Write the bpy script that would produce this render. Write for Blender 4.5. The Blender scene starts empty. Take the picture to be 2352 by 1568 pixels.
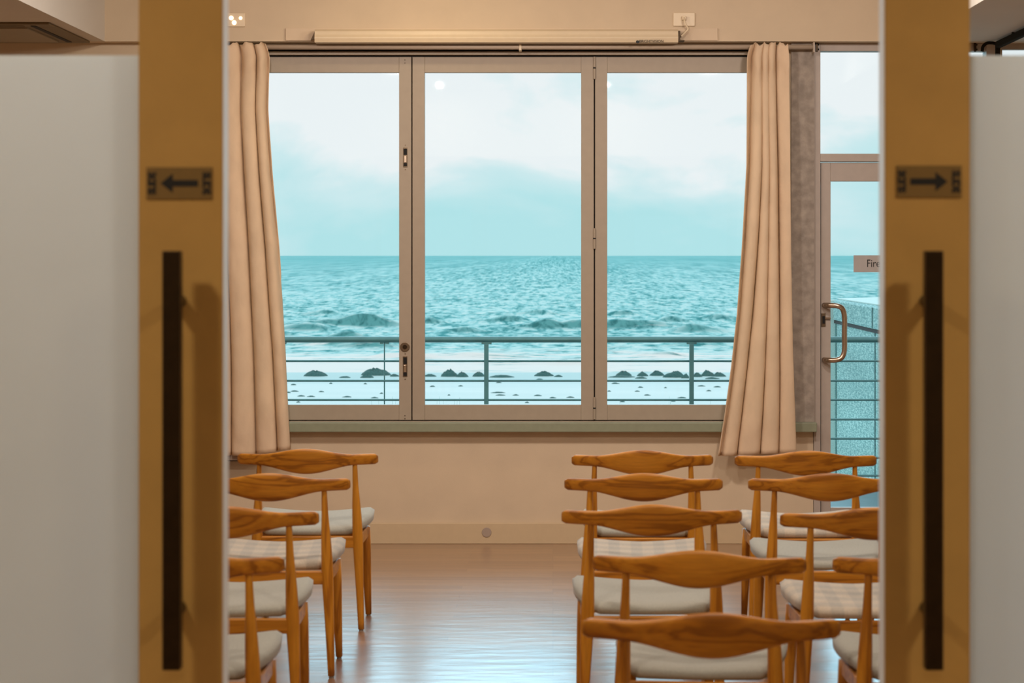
import bpy, bmesh, math, random
from mathutils import Vector, Matrix, noise

random.seed(7)
scn = bpy.context.scene
col = scn.collection
F = 5200.0; CX = 1270.0; CY = 587.0; EYE = 1.55
def X(px, D): return (px - CX) * D / F
def Z(py, D): return EYE - (py - CY) * D / F
WD = 12.2          # distance of the window wall

# ------------------------------------------------------------ materials
def lin(c):
    return tuple(((v/255)/12.92 if v/255 <= .04045 else ((v/255+.055)/1.055)**2.4) for v in c) + (1,)
def new_mat(name):
    m = bpy.data.materials.new(name); m.use_nodes = True
    nt = m.node_tree
    for n in list(nt.nodes):
        if n.type not in ('BSDF_PRINCIPLED', 'OUTPUT_MATERIAL'): nt.nodes.remove(n)
    return m, nt, nt.nodes['Principled BSDF']
def N(nt, t, **kw):
    n = nt.nodes.new(t)
    for k, v in kw.items(): setattr(n, k, v)
    return n
def mapping(nt, scale, coord='Object'):
    tc = N(nt, 'ShaderNodeTexCoord'); mp = N(nt, 'ShaderNodeMapping')
    mp.inputs['Scale'].default_value = scale
    nt.links.new(tc.outputs[coord], mp.inputs['Vector'])
    return mp
def ramp(nt, stops):
    r = N(nt, 'ShaderNodeValToRGB'); e = r.color_ramp.elements
    while len(e) < len(stops): e.new(.5)
    for i, (p, c) in enumerate(stops):
        e[i].position = p; e[i].color = c
    return r
def mixrgb(nt, fac, a, b, mode='MIX'):
    m = N(nt, 'ShaderNodeMix', data_type='RGBA', blend_type=mode)
    for sock, v in ((m.inputs[0], fac), (m.inputs[6], a), (m.inputs[7], b)):
        if isinstance(v, bpy.types.NodeSocket): nt.links.new(v, sock)
        else: sock.default_value = v
    return m.outputs[2]
def basic(name, rgb, rough=.5, metal=0, var=.08, scale=6, bump=0.0, bscale=60, spec=.5):
    m, nt, p = new_mat(name)
    c = lin(rgb); mp = mapping(nt, (scale,)*3)
    n = N(nt, 'ShaderNodeTexNoise'); n.inputs['Detail'].default_value = 4
    nt.links.new(mp.outputs[0], n.inputs['Vector'])
    lo = tuple(max(0, v*(1-var)) for v in c[:3]) + (1,); hi = tuple(min(1, v*(1+var)) for v in c[:3]) + (1,)
    r = ramp(nt, [(.3, lo), (.7, hi)])
    nt.links.new(n.outputs['Fac'], r.inputs[0]); nt.links.new(r.outputs[0], p.inputs['Base Color'])
    p.inputs['Roughness'].default_value = rough; p.inputs['Metallic'].default_value = metal
    p.inputs['Specular IOR Level'].default_value = spec
    if bump:
        n2 = N(nt, 'ShaderNodeTexNoise'); n2.inputs['Scale'].default_value = bscale
        tc = N(nt, 'ShaderNodeTexCoord'); nt.links.new(tc.outputs['Object'], n2.inputs['Vector'])
        b = N(nt, 'ShaderNodeBump'); b.inputs['Strength'].default_value = bump; b.inputs['Distance'].default_value = .01
        nt.links.new(n2.outputs['Fac'], b.inputs['Height']); nt.links.new(b.outputs[0], p.inputs['Normal'])
    return m
def wood(name, axis, dark, mid, light):
    m, nt, p = new_mat(name)
    tc = N(nt, 'ShaderNodeTexCoord'); oi = N(nt, 'ShaderNodeObjectInfo')
    add = N(nt, 'ShaderNodeVectorMath', operation='ADD')
    mul = N(nt, 'ShaderNodeVectorMath', operation='SCALE'); mul.inputs['Scale'].default_value = 37.0
    cmb = N(nt, 'ShaderNodeCombineXYZ')
    for i in range(3): nt.links.new(oi.outputs['Random'], cmb.inputs[i])
    nt.links.new(cmb.outputs[0], mul.inputs[0])
    nt.links.new(tc.outputs['Object'], add.inputs[0]); nt.links.new(mul.outputs[0], add.inputs[1])
    mp = N(nt, 'ShaderNodeMapping'); s = [10., 10., 10.]; s[axis] = .9; mp.inputs['Scale'].default_value = s
    nt.links.new(add.outputs[0], mp.inputs['Vector'])
    n1 = N(nt, 'ShaderNodeTexNoise'); n1.inputs['Scale'].default_value = 1.4; n1.inputs['Detail'].default_value = 3; n1.inputs['Distortion'].default_value = .6
    nt.links.new(mp.outputs[0], n1.inputs['Vector'])
    # growth rings: the sine of a stretched noise
    ml = N(nt, 'ShaderNodeMath', operation='MULTIPLY'); ml.inputs[1].default_value = 30
    sn = N(nt, 'ShaderNodeMath', operation='SINE')
    nt.links.new(n1.outputs['Fac'], ml.inputs[0]); nt.links.new(ml.outputs[0], sn.inputs[0])
    mr = N(nt, 'ShaderNodeMapRange'); mr.inputs['From Min'].default_value = -1
    nt.links.new(sn.outputs[0], mr.inputs['Value'])
    r = ramp(nt, [(0, lin(dark)), (.22, lin(mid)), (1, lin(light))])
    nt.links.new(mr.outputs[0], r.inputs[0])
    n2 = N(nt, 'ShaderNodeTexNoise'); n2.inputs['Scale'].default_value = 14; n2.inputs['Detail'].default_value = 5
    nt.links.new(mp.outputs[0], n2.inputs['Vector'])
    r2 = ramp(nt, [(.3, (.84, .84, .84, 1)), (.7, (1.08, 1.08, 1.08, 1))])
    nt.links.new(n2.outputs['Fac'], r2.inputs[0])
    nt.links.new(mixrgb(nt, .8, r.outputs[0], r2.outputs[0], 'MULTIPLY'), p.inputs['Base Color'])
    p.inputs['Roughness'].default_value = .42
    p.inputs['Specular IOR Level'].default_value = .45
    return m
def glass(name, tint=(1, 1, 1, 1), refl=.9):
    m, nt, p = new_mat(name); nt.nodes.remove(p)
    out = nt.nodes['Material Output']
    t = N(nt, 'ShaderNodeBsdfTransparent'); t.inputs[0].default_value = tint
    g = N(nt, 'ShaderNodeBsdfGlossy'); g.inputs['Roughness'].default_value = .02
    fr = N(nt, 'ShaderNodeFresnel'); fr.inputs['IOR'].default_value = 1.45
    ml = N(nt, 'ShaderNodeMath', operation='MULTIPLY'); ml.inputs[1].default_value = refl
    nt.links.new(fr.outputs[0], ml.inputs[0])
    mx = N(nt, 'ShaderNodeMixShader')
    nt.links.new(ml.outputs[0], mx.inputs[0]); nt.links.new(t.outputs[0], mx.inputs[1]); nt.links.new(g.outputs[0], mx.inputs[2])
    nt.links.new(mx.outputs[0], out.inputs['Surface'])
    return m
def cloth(name, rgb, trans=.25, weave=500, var=.1):
    m, nt, p = new_mat(name); out = nt.nodes['Material Output']
    mp = mapping(nt, (3, 3, 1.2)); n = N(nt, 'ShaderNodeTexNoise'); n.inputs['Detail'].default_value = 5
    nt.links.new(mp.outputs[0], n.inputs['Vector'])
    c = lin(rgb)
    r = ramp(nt, [(.3, tuple(v*(1-var) for v in c[:3])+(1,)), (.7, c)])
    nt.links.new(n.outputs['Fac'], r.inputs[0]); nt.links.new(r.outputs[0], p.inputs['Base Color'])
    p.inputs['Roughness'].default_value = .95; p.inputs['Specular IOR Level'].default_value = .1
    mp2 = mapping(nt, (1, 1, 1)); n2 = N(nt, 'ShaderNodeTexNoise'); n2.inputs['Scale'].default_value = 9; n2.inputs['Detail'].default_value = 4
    nt.links.new(mp2.outputs[0], n2.inputs['Vector'])
    b = N(nt, 'ShaderNodeBump'); b.inputs['Strength'].default_value = .35; b.inputs['Distance'].default_value = .02
    nt.links.new(n2.outputs['Fac'], b.inputs['Height']); nt.links.new(b.outputs[0], p.inputs['Normal'])
    if trans:
        tr = N(nt, 'ShaderNodeBsdfTranslucent'); nt.links.new(r.outputs[0], tr.inputs[0])
        mx = N(nt, 'ShaderNodeMixShader'); mx.inputs[0].default_value = trans
        nt.links.new(p.outputs[0], mx.inputs[1]); nt.links.new(tr.outputs[0], mx.inputs[2]); nt.links.new(mx.outputs[0], out.inputs['Surface'])
    return m
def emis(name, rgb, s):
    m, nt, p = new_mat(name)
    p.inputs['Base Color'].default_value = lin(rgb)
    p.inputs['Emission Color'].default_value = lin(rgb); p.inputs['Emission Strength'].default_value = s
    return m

M = {}
M['wall'] = basic('wall_paint', (208, 187, 158), .75, var=.03, scale=1.2, bump=.05, bscale=180)
M['wall_up'] = basic('upper_wall_paint', (212, 190, 162), .75, var=.03, scale=1.2)
M['ceil'] = basic('ceiling_paint', (214, 206, 194), .85, var=.02, scale=1)
M['base'] = basic('baseboard_paint', (202, 178, 142), .5, var=.02)
M['frame'] = basic('window_frame_metal', (164, 149, 130), .5, var=.03, scale=4, bump=.04, bscale=300)
M['frame_grey'] = basic('door_frame_metal', (176, 163, 152), .5, var=.04, scale=4)
M['black'] = basic('black_gap', (12, 10, 9), .8, var=.2)
M['concrete'] = basic('mottled_concrete', (160, 148, 136), .85, var=.22, scale=5, bump=.2, bscale=40)
M['sill'] = basic('green_grey_sill', (138, 142, 118), .5, var=.05)
M['rod'] = basic('curtain_rod_paint', (186, 168, 148), .4, var=.02)
M['steel'] = basic('brushed_steel', (190, 170, 150), .28, metal=1, var=.08, scale=30)
M['darksteel'] = basic('dark_handle_metal', (52, 38, 20), .38, metal=.7, var=.15, scale=8)
M['bronze'] = basic('worn_lock_metal', (120, 102, 82), .35, metal=.8, var=.1, scale=40)
M['stile'] = basic('tan_door_laminate', (190, 152, 86), .55, var=.05, scale=2, bump=.03, bscale=200, spec=.3)
M['edge'] = basic('pale_edge_band', (226, 232, 236), .5, var=.02)
M['white_plastic'] = basic('cream_plastic', (226, 206, 174), .4, var=.02)
M['housing'] = basic('screen_housing_paint', (214, 194, 162), .45, var=.02)
M['sign_plate'] = basic('sign_plate_brown', (124, 97, 46), .5, var=.06)
M['sign_black'] = basic('sign_black', (8, 10, 8), .6, var=.1)
M['fire_plate'] = basic('fire_sign_plate', (176, 170, 166), .5, var=.03)
M['glass'] = glass('window_glass', (.97, .995, 1, 1), .55)
M['glass_door'] = glass('clear_glass', (.97, .98, .98, 1), .5)
M['curtain'] = cloth('cream_curtain_cloth', (242, 216, 184), .25)
M['ac'] = basic('cassette_plastic', (150, 134, 108), .6, var=.04)
M['ac_dark'] = basic('cassette_louvre', (112, 92, 58), .6, var=.06)
M['brown_rod'] = basic('dark_track_metal', (20, 18, 12), .95, var=.1, spec=.05)
M['ledge'] = basic('grey_ledge_paint', (165, 146, 130), .6, var=.03)
M['wood_x'] = wood('oak_backrest', 0, (152, 92, 16), (184, 116, 24), (199, 132, 34))
M['wood_z'] = wood('oak_leg', 2, (166, 102, 20), (194, 126, 28), (207, 140, 38))
M['rubber'] = basic('pale_glide', (150, 140, 130), .5)
M['rail_metal'] = basic('teal_grey_railing', (100, 150, 154), .4, metal=.3, var=.1, scale=3)
M['deck'] = basic('dark_balcony_tile', (52, 78, 80), .5, var=.2, scale=3)
M['glint_paint'] = emis('painted_glint', (255, 225, 190), 2.2)

# frosted film: cloudy, lets some daylight through
m, nt, p = new_mat('frosted_film'); out = nt.nodes['Material Output']
mp = mapping(nt, (.8, .8, .8)); n = N(nt, 'ShaderNodeTexNoise'); nt.links.new(mp.outputs[0], n.inputs['Vector'])
r = ramp(nt, [(.3, lin((202, 194, 172))), (.7, lin((210, 204, 186)))]); nt.links.new(n.outputs['Fac'], r.inputs[0])
nt.links.new(r.outputs[0], p.inputs['Base Color']); p.inputs['Roughness'].default_value = .6; p.inputs['Specular IOR Level'].default_value = .2
tr = N(nt, 'ShaderNodeBsdfTranslucent'); tr.inputs[0].default_value = (.9, .97, 1, 1)
mx = N(nt, 'ShaderNodeMixShader'); mx.inputs[0].default_value = .66
nt.links.new(p.outputs[0], mx.inputs[1]); nt.links.new(tr.outputs[0], mx.inputs[2]); nt.links.new(mx.outputs[0], out.inputs['Surface'])
M['film'] = m

# seat fabrics
def fabric(name, plaid):
    m, nt, p = new_mat(name)
    base = lin((168, 166, 152)) if not plaid else lin((190, 178, 160))
    mp = mapping(nt, (1, 1, 1)); n = N(nt, 'ShaderNodeTexNoise'); n.inputs['Scale'].default_value = 160; n.inputs['Detail'].default_value = 2
    nt.links.new(mp.outputs[0], n.inputs['Vector'])
    r = ramp(nt, [(.3, tuple(v*.86 for v in base[:3])+(1,)), (.7, base)]); nt.links.new(n.outputs['Fac'], r.inputs[0])
    c = r.outputs[0]
    if plaid:
        sx = N(nt, 'ShaderNodeSeparateXYZ'); tc = N(nt, 'ShaderNodeTexCoord'); nt.links.new(tc.outputs['Object'], sx.inputs[0])
        for ax, per, ph in ((0, .085, .0), (1, .085, .02)):
            a = N(nt, 'ShaderNodeMath', operation='MULTIPLY_ADD'); a.inputs[1].default_value = 2*math.pi/per; a.inputs[2].default_value = ph*60
            s = N(nt, 'ShaderNodeMath', operation='SINE'); nt.links.new(sx.outputs[ax], a.inputs[0]); nt.links.new(a.outputs[0], s.inputs[0])
            rr = ramp(nt, [(.40, (.88, .90, .92, 1)), (.60, (1.03, 1.02, 1.0, 1))])
            mr = N(nt, 'ShaderNodeMapRange'); mr.inputs['From Min'].default_value = -1; nt.links.new(s.outputs[0], mr.inputs['Value'])
            nt.links.new(mr.outputs[0], rr.inputs[0])
            c = mixrgb(nt, 1, c, rr.outputs[0], 'MULTIPLY')
    nt.links.new(c, p.inputs['Base Color'])
    p.inputs['Roughness'].default_value = .85; p.inputs['Specular IOR Level'].default_value = .25
    p.inputs['Sheen Weight'].default_value = .25
    return m
M['fabric'] = fabric('plain_seat_fabric', False); M['plaid'] = fabric('plaid_seat_fabric', True)

# floor: laminate strips running across the room
m, nt, p = new_mat('laminate_floor')
mp = mapping(nt, (1, 1, 1)); bk = N(nt, 'ShaderNodeTexBrick')
bk.inputs['Color1'].default_value = lin((132, 92, 60)); bk.inputs['Color2'].default_value = lin((156, 114, 76)); bk.inputs['Mortar'].default_value = lin((120, 84, 60))
bk.inputs['Scale'].default_value = 1; bk.inputs['Brick Width'].default_value = 1.15; bk.inputs['Row Height'].default_value = .095
bk.inputs['Mortar Size'].default_value = .0012; bk.offset = .37; bk.offset_frequency = 3
nt.links.new(mp.outputs[0], bk.inputs['Vector'])
mp2 = mapping(nt, (1.5, 30, 1)); n = N(nt, 'ShaderNodeTexNoise'); n.inputs['Scale'].default_value = 2; n.inputs['Detail'].default_value = 6
nt.links.new(mp2.outputs[0], n.inputs['Vector'])
r = ramp(nt, [(.3, (.8, .8, .8, 1)), (.7, (1.1, 1.08, 1.05, 1))]); nt.links.new(n.outputs['Fac'], r.inputs[0])
nt.links.new(mixrgb(nt, .7, bk.outputs['Color'], r.outputs[0], 'MULTIPLY'), p.inputs['Base Color'])
p.inputs['Roughness'].default_value = .36; p.inputs['Specular IOR Level'].default_value = .8
p.inputs['Coat Weight'].default_value = .9; p.inputs['Coat Roughness'].default_value = .22
n3 = N(nt, 'ShaderNodeTexNoise'); n3.inputs['Scale'].default_value = 5; mp3 = mapping(nt, (1, 3, 1)); nt.links.new(mp3.outputs[0], n3.inputs['Vector'])
bp = N(nt, 'ShaderNodeBump'); bp.inputs['Strength'].default_value = .12; bp.inputs['Distance'].default_value = .02
nt.links.new(n3.outputs['Fac'], bp.inputs['Height']); nt.links.new(bp.outputs[0], p.inputs['Normal']); nt.links.new(bp.outputs[0], p.inputs['Coat Normal'])
M['floor'] = m

# speckled granite
m, nt, p = new_mat('speckled_granite')
mp = mapping(nt, (1, .13, 1)); n = N(nt, 'ShaderNodeTexNoise'); n.inputs['Scale'].default_value = 85; n.inputs['Detail'].default_value = 3
nt.links.new(mp.outputs[0], n.inputs['Vector'])
r = ramp(nt, [(.35, lin((100, 158, 160))), (.5, lin((136, 190, 190))), (.64, lin((172, 216, 214)))]); nt.links.new(n.outputs['Fac'], r.inputs[0])
n2 = N(nt, 'ShaderNodeTexNoise'); n2.inputs['Scale'].default_value = 1.1; nt.links.new(mp.outputs[0], n2.inputs['Vector'])
r2 = ramp(nt, [(.35, (.7, .72, .72, 1)), (.65, (1.1, 1.1, 1.1, 1))]); nt.links.new(n2.outputs['Fac'], r2.inputs[0])
nt.links.new(mixrgb(nt, 1, r.outputs[0], r2.outputs[0], 'MULTIPLY'), p.inputs['Base Color']); p.inputs['Roughness'].default_value = .7
M['granite'] = m
M['granite_top'] = basic('granite_coping', (196, 226, 224), .7, var=.12, scale=20)

# sand
m, nt, p = new_mat('pale_sand')
mp = mapping(nt, (.25, .9, 1)); n = N(nt, 'ShaderNodeTexNoise'); n.inputs['Scale'].default_value = .6; n.inputs['Detail'].default_value = 8
nt.links.new(mp.outputs[0], n.inputs['Vector'])
r = ramp(nt, [(.3, lin((202, 222, 222))), (.7, lin((214, 230, 229)))]); nt.links.new(n.outputs['Fac'], r.inputs[0])
sx = N(nt, 'ShaderNodeSeparateXYZ'); tc = N(nt, 'ShaderNodeTexCoord'); nt.links.new(tc.outputs['Object'], sx.inputs[0])
mr = N(nt, 'ShaderNodeMapRange'); mr.inputs['From Min'].default_value = 79; mr.inputs['From Max'].default_value = 82.5
nt.links.new(sx.outputs[1], mr.inputs['Value'])
nt.links.new(mixrgb(nt, mr.outputs[0], r.outputs[0], lin((180, 208, 208))), p.inputs['Base Color'])
p.inputs['Roughness'].default_value = .7; p.inputs['Specular IOR Level'].default_value = .2
M['sand'] = m
M['weed'] = basic('wet_seaweed', (62, 112, 112), .8, var=.5, scale=9, bump=.8, bscale=12)
M['grass'] = basic('thin_grass', (110, 160, 150), .8)

# sea
m, nt, p = new_mat('sea_water')
tc = N(nt, 'ShaderNodeTexCoord'); sx = N(nt, 'ShaderNodeSeparateXYZ'); nt.links.new(tc.outputs['Object'], sx.inputs[0])
acc = None
# ripples about a metre wide whose spacing away from the shore grows with the open water
pw = N(nt, 'ShaderNodeMath', operation='POWER'); pw.inputs[1].default_value = -.8; nt.links.new(sx.outputs[1], pw.inputs[0])
vv = N(nt, 'ShaderNodeMath', operation='MULTIPLY'); vv.inputs[1].default_value = 4000; nt.links.new(pw.outputs[0], vv.inputs[0])
cv = N(nt, 'ShaderNodeCombineXYZ'); nt.links.new(sx.outputs[0], cv.inputs[0]); nt.links.new(vv.outputs[0], cv.inputs[1])
for sx_, sy_, det, w in ((1.5, 1.15, 3, 1.5), (.5, .5, 3, .9), (.06, .07, 3, .5)):
    mp = N(nt, 'ShaderNodeMapping'); mp.inputs['Scale'].default_value = (sx_, sy_, 1); nt.links.new(cv.outputs[0], mp.inputs['Vector'])
    n = N(nt, 'ShaderNodeTexNoise'); n.inputs['Scale'].default_value = 1; n.inputs['Detail'].default_value = det; n.inputs['Roughness'].default_value = .6
    n.inputs['Distortion'].default_value = .4
    nt.links.new(mp.outputs[0], n.inputs['Vector'])
    s = N(nt, 'ShaderNodeMath', operation='SUBTRACT'); s.inputs[1].default_value = .5; nt.links.new(n.outputs['Fac'], s.inputs[0])
    ml = N(nt, 'ShaderNodeMath', operation='MULTIPLY'); ml.inputs[1].default_value = w; nt.links.new(s.outputs[0], ml.inputs[0])
    if acc is None: acc = ml.outputs[0]
    else:
        a = N(nt, 'ShaderNodeMath', operation='ADD'); nt.links.new(acc, a.inputs[0]); nt.links.new(ml.outputs[0], a.inputs[1]); acc = a.outputs[0]
a = N(nt, 'ShaderNodeMath', operation='MULTIPLY_ADD'); a.inputs[1].default_value = 1.15; a.inputs[2].default_value = .5; nt.links.new(acc, a.inputs[0])
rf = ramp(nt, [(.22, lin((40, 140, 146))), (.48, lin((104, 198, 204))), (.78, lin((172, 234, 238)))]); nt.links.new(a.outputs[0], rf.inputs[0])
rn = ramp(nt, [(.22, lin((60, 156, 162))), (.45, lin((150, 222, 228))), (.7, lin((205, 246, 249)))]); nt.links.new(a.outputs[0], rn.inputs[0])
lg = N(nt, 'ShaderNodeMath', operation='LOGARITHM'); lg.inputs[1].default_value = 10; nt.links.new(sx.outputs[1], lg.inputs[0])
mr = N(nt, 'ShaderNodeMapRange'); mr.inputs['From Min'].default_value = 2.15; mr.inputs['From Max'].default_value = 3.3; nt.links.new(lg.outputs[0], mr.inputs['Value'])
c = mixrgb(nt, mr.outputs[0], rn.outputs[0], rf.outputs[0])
# wave faces tilting to the shore painted darker, for reflecting less sky
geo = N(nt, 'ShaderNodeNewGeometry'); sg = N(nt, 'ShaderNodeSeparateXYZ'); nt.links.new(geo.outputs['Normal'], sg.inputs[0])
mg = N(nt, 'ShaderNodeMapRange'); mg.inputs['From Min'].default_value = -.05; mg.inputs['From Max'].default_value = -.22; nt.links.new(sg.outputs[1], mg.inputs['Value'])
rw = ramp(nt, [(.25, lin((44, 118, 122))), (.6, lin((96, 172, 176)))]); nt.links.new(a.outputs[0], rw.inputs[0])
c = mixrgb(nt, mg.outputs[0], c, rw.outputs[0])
# foam near the shoreline
mp = N(nt, 'ShaderNodeMapping'); mp.inputs['Scale'].default_value = (.16, .75, 1); nt.links.new(tc.outputs['Object'], mp.inputs['Vector'])
n = N(nt, 'ShaderNodeTexNoise'); n.inputs['Scale'].default_value = 1.5; n.inputs['Detail'].default_value = 8; n.inputs['Roughness'].default_value = .65; nt.links.new(mp.outputs[0], n.inputs['Vector'])
my = N(nt, 'ShaderNodeMapRange'); my.inputs['From Min'].default_value = 118; my.inputs['From Max'].default_value = 92; my.inputs['To Min'].default_value = -.12; my.inputs['To Max'].default_value = .18; nt.links.new(sx.outputs[1], my.inputs['Value'])
ad = N(nt, 'ShaderNodeMath', operation='ADD'); nt.links.new(n.outputs['Fac'], ad.inputs[0]); nt.links.new(my.outputs[0], ad.inputs[1])
rfm = ramp(nt, [(.50, (0, 0, 0, 1)), (.60, (1, 1, 1, 1))]); nt.links.new(ad.outputs[0], rfm.inputs[0])
c = mixrgb(nt, rfm.outputs[0], c, lin((240, 250, 250)))
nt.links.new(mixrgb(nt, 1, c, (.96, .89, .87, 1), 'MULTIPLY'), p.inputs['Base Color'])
p.inputs['Roughness'].default_value = .9; p.inputs['Specular IOR Level'].default_value = .04
M['sea'] = m

# ------------------------------------------------------------ mesh helpers
def tag(o, label=None, cat=None, group=None, kind=None):
    if label: o['label'] = label
    if cat: o['category'] = cat
    if group: o['group'] = group
    if kind: o['kind'] = kind
    return o
def obj(name, bm, mat, parent=None, smooth=False, bevel=0, label=None):
    bmesh.ops.recalc_face_normals(bm, faces=bm.faces)
    me = bpy.data.meshes.new(name); bm.to_mesh(me); bm.free()
    o = bpy.data.objects.new(name, me); col.objects.link(o)
    if mat: me.materials.append(M[mat] if isinstance(mat, str) else mat)
    if smooth:
        for f in me.polygons: f.use_smooth = True
    if bevel:
        b = o.modifiers.new('bevel', 'BEVEL'); b.width = bevel; b.segments = 2; b.limit_method = 'ANGLE'
    if parent:
        o.parent = parent
    if label: o['label'] = label
    return o
def empty(name, loc=(0, 0, 0), rz=0):
    o = bpy.data.objects.new(name, None); col.objects.link(o)
    o.location = loc; o.rotation_euler = (0, 0, rz); o.empty_display_size = .1
    return o
def box(bm, x0, x1, y0, y1, z0, z1):
    vs = [bm.verts.new((x, y, z)) for x in (x0, x1) for y in (y0, y1) for z in (z0, z1)]
    for f in ((0, 1, 3, 2), (4, 6, 7, 5), (0, 4, 5, 1), (2, 3, 7, 6), (0, 2, 6, 4), (1, 5, 7, 3)):
        bm.faces.new([vs[i] for i in f])
    return bm
def boxes(*bs):
    bm = bmesh.new()
    for b in bs: box(bm, *b)
    return bm
def tube(bm, pts, rads, seg=14, up=None, caps=True):
    pts = [Vector(p) for p in pts]
    if not hasattr(rads, '__len__'): rads = [rads]*len(pts)
    rings = []; prev = None
    for i, p in enumerate(pts):
        t = (pts[min(i+1, len(pts)-1)] - pts[max(i-1, 0)]).normalized()
        if prev is None:
            a = Vector((0, 0, 1)) if abs(t.z) < .9 else Vector((1, 0, 0))
            u = t.cross(a).normalized()
        else:
            u = (prev - t*prev.dot(t)).normalized()
        prev = u; v = t.cross(u)
        rings.append([bm.verts.new(p + (u*math.cos(2*math.pi*k/seg) + v*math.sin(2*math.pi*k/seg))*rads[i]) for k in range(seg)])
    for a, b in zip(rings, rings[1:]):
        for k in range(seg): bm.faces.new((a[k], a[(k+1) % seg], b[(k+1) % seg], b[k]))
    if caps: bm.faces.new(rings[0][::-1]); bm.faces.new(rings[-1])
    return bm
def disc(bm, c, r, y0, y1, seg=24):       # a short cylinder along Y
    return tube(bm, [(c[0], y0, c[1]), (c[0], y1, c[1])], r, seg)
def arcpath(pts, n=8):                     # smooth path through points (Catmull-Rom)
    P = [Vector(p) for p in pts]; P = [P[0]*2-P[1]] + P + [P[-1]*2-P[-2]]; out = []
    for i in range(1, len(P)-2):
        for k in range(n):
            t = k/n
            out.append(.5*((2*P[i]) + (-P[i-1]+P[i+1])*t + (2*P[i-1]-5*P[i]+4*P[i+1]-P[i+2])*t*t + (-P[i-1]+3*P[i]-3*P[i+1]+P[i+2])*t**3))
    out.append(P[-2]); return out
def struct(name, bm, mat, label, cat, parent=None, **k):
    o = obj(name, bm, mat, parent, **k)
    return tag(o, label, cat, kind='structure')
def text(name, body, size, loc, parent, mat, spin=0, sx=1, bold=0):
    cu = bpy.data.curves.new(name, 'FONT'); cu.body = body; cu.size = size; cu.extrude = .0004; cu.offset = bold
    cu.align_x = 'CENTER'; cu.align_y = 'CENTER'; cu.materials.append(M[mat])
    t = bpy.data.objects.new(name, cu); col.objects.link(t)
    me = bpy.data.meshes.new_from_object(t.evaluated_get(bpy.context.evaluated_depsgraph_get()))
    bpy.data.objects.remove(t)
    o = bpy.data.objects.new(name, me); col.objects.link(o)
    R = Matrix.Rotation(math.pi/2, 3, 'X') @ Matrix.Rotation(spin, 3, 'Z')
    o.rotation_euler = R.to_euler(); o.location = loc; o.scale = (sx, 1, 1); o.parent = parent
    return o
def copy_tree(o, parent=None):
    c = o.copy(); col.objects.link(c)
    c.parent = parent
    for ch in list(o.children): copy_tree(ch, c)
    return c

# ------------------------------------------------------------ room shell
XL, XR, CE = -3.9, 3.7, 3.06
struct('floor', boxes((XL-.2, XR+.2, -3.2, 12.42, -.12, 0)), 'floor', 'brown laminate floor with long thin boards reflecting blue daylight', 'floor')
struct('ceiling', boxes((XL, XR, 4.2, 12.1, CE, CE+.1)), 'ceil', 'pale ceiling of the seaside room', 'ceiling')
struct('wall_left', boxes((XL-.15, XL, 4.2, 12.4, 0, CE+.1)), 'wall', 'left side wall of the room', 'wall')
struct('wall_right', boxes((XR, XR+.15, 4.2, 12.4, 0, CE+.1)), 'wall', 'right side wall of the room', 'wall')
xo0, xo1 = X(522, WD), X(1790, WD); zs = Z(968, WD); zh = Z(95, 12.1)
dx0, dx1 = X(1868, WD), X(2285, WD); wx0, wx1 = X(2300, WD), X(2830, WD)
bm = boxes((XL, dx0, WD, WD+.2, 0, zs), (XL, xo0, WD, WD+.2, zs, zh), (xo1, X(1816, WD), WD, WD+.2, zs, zh),
           (XL, XR, 12.1, WD+.2, zh, CE), (dx1, XR, WD, WD+.2, 0, zs), (dx1, wx0, WD, WD+.2, zs, zh), (wx1, XR, WD, WD+.2, zs, zh))
struct('wall_back', bm, 'wall', 'warm cream wall with the wide sea-view windows and fire door', 'wall')
struct('column', boxes((X(1816, WD), dx0+.002, WD-.03, WD+.2, zs, zh)), 'concrete', 'mottled bare concrete column between the right curtain and the fire door', 'column')
# lowered ceiling edges
struct('ceiling_bulkhead_left', boxes((XL, X(249, WD), 4.2, 12.1, 2.695, CE)), 'ceil', 'lowered ceiling strip at the left holding the air conditioner', 'bulkhead')
struct('ceiling_bulkhead_right', boxes((1.93, XR, 4.2, 12.1, 2.695, CE)), 'ceil', 'lowered ceiling strip at the right with a dark track below it', 'bulkhead')
struct('baseboard_back', boxes((XL, dx0, WD-.02, WD, 0, Z(1200, WD))), 'base', 'cream baseboard along the wall under the windows', 'baseboard', bevel=.003)
o = obj('door_stop', disc(bmesh.new(), (X(1118, WD), Z(1221, WD)), .026, WD-.0245, WD-.02), 'ledge', smooth=False, bevel=.002)
tag(o, 'round cream stop button on the baseboard below the windows', 'door stop')
# sill
o = struct('trim_1', boxes((X(600, WD-.06), X(1876, WD-.06), WD-.075, WD+.06, Z(992, WD-.07), Z(970, WD-.07))), 'sill', 'grey-green window sill board under the three windows', 'window sill', bevel=.004)
# window surround: head, bottom track, jambs
fy = WD
bm = boxes((xo0, xo1, fy, fy+.1, Z(114.5, fy), zh), (xo0, xo1, fy-.01, fy+.1, Z(126, fy), Z(118.5, fy)),
           (xo0, xo1, fy-.02, fy+.1, zs-.004, Z(967, fy)), (xo0, X(526, fy), fy, fy+.1, zs, zh), (X(1788, fy), xo1, fy, fy+.1, zs, zh))
struct('trim_2', bm, 'frame', 'beige metal surround with track grooves around the three windows', 'window frame', bevel=.0015)
struct('trim_3', boxes((xo0, xo1, fy+.03, fy+.1, Z(131, fy), Z(113, fy)), (xo0, xo1, fy+.03, fy+.1, Z(968, fy), Z(964, fy))), 'black', 'black gaps in the window tracks above and below the sashes', 'track gap')

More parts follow.
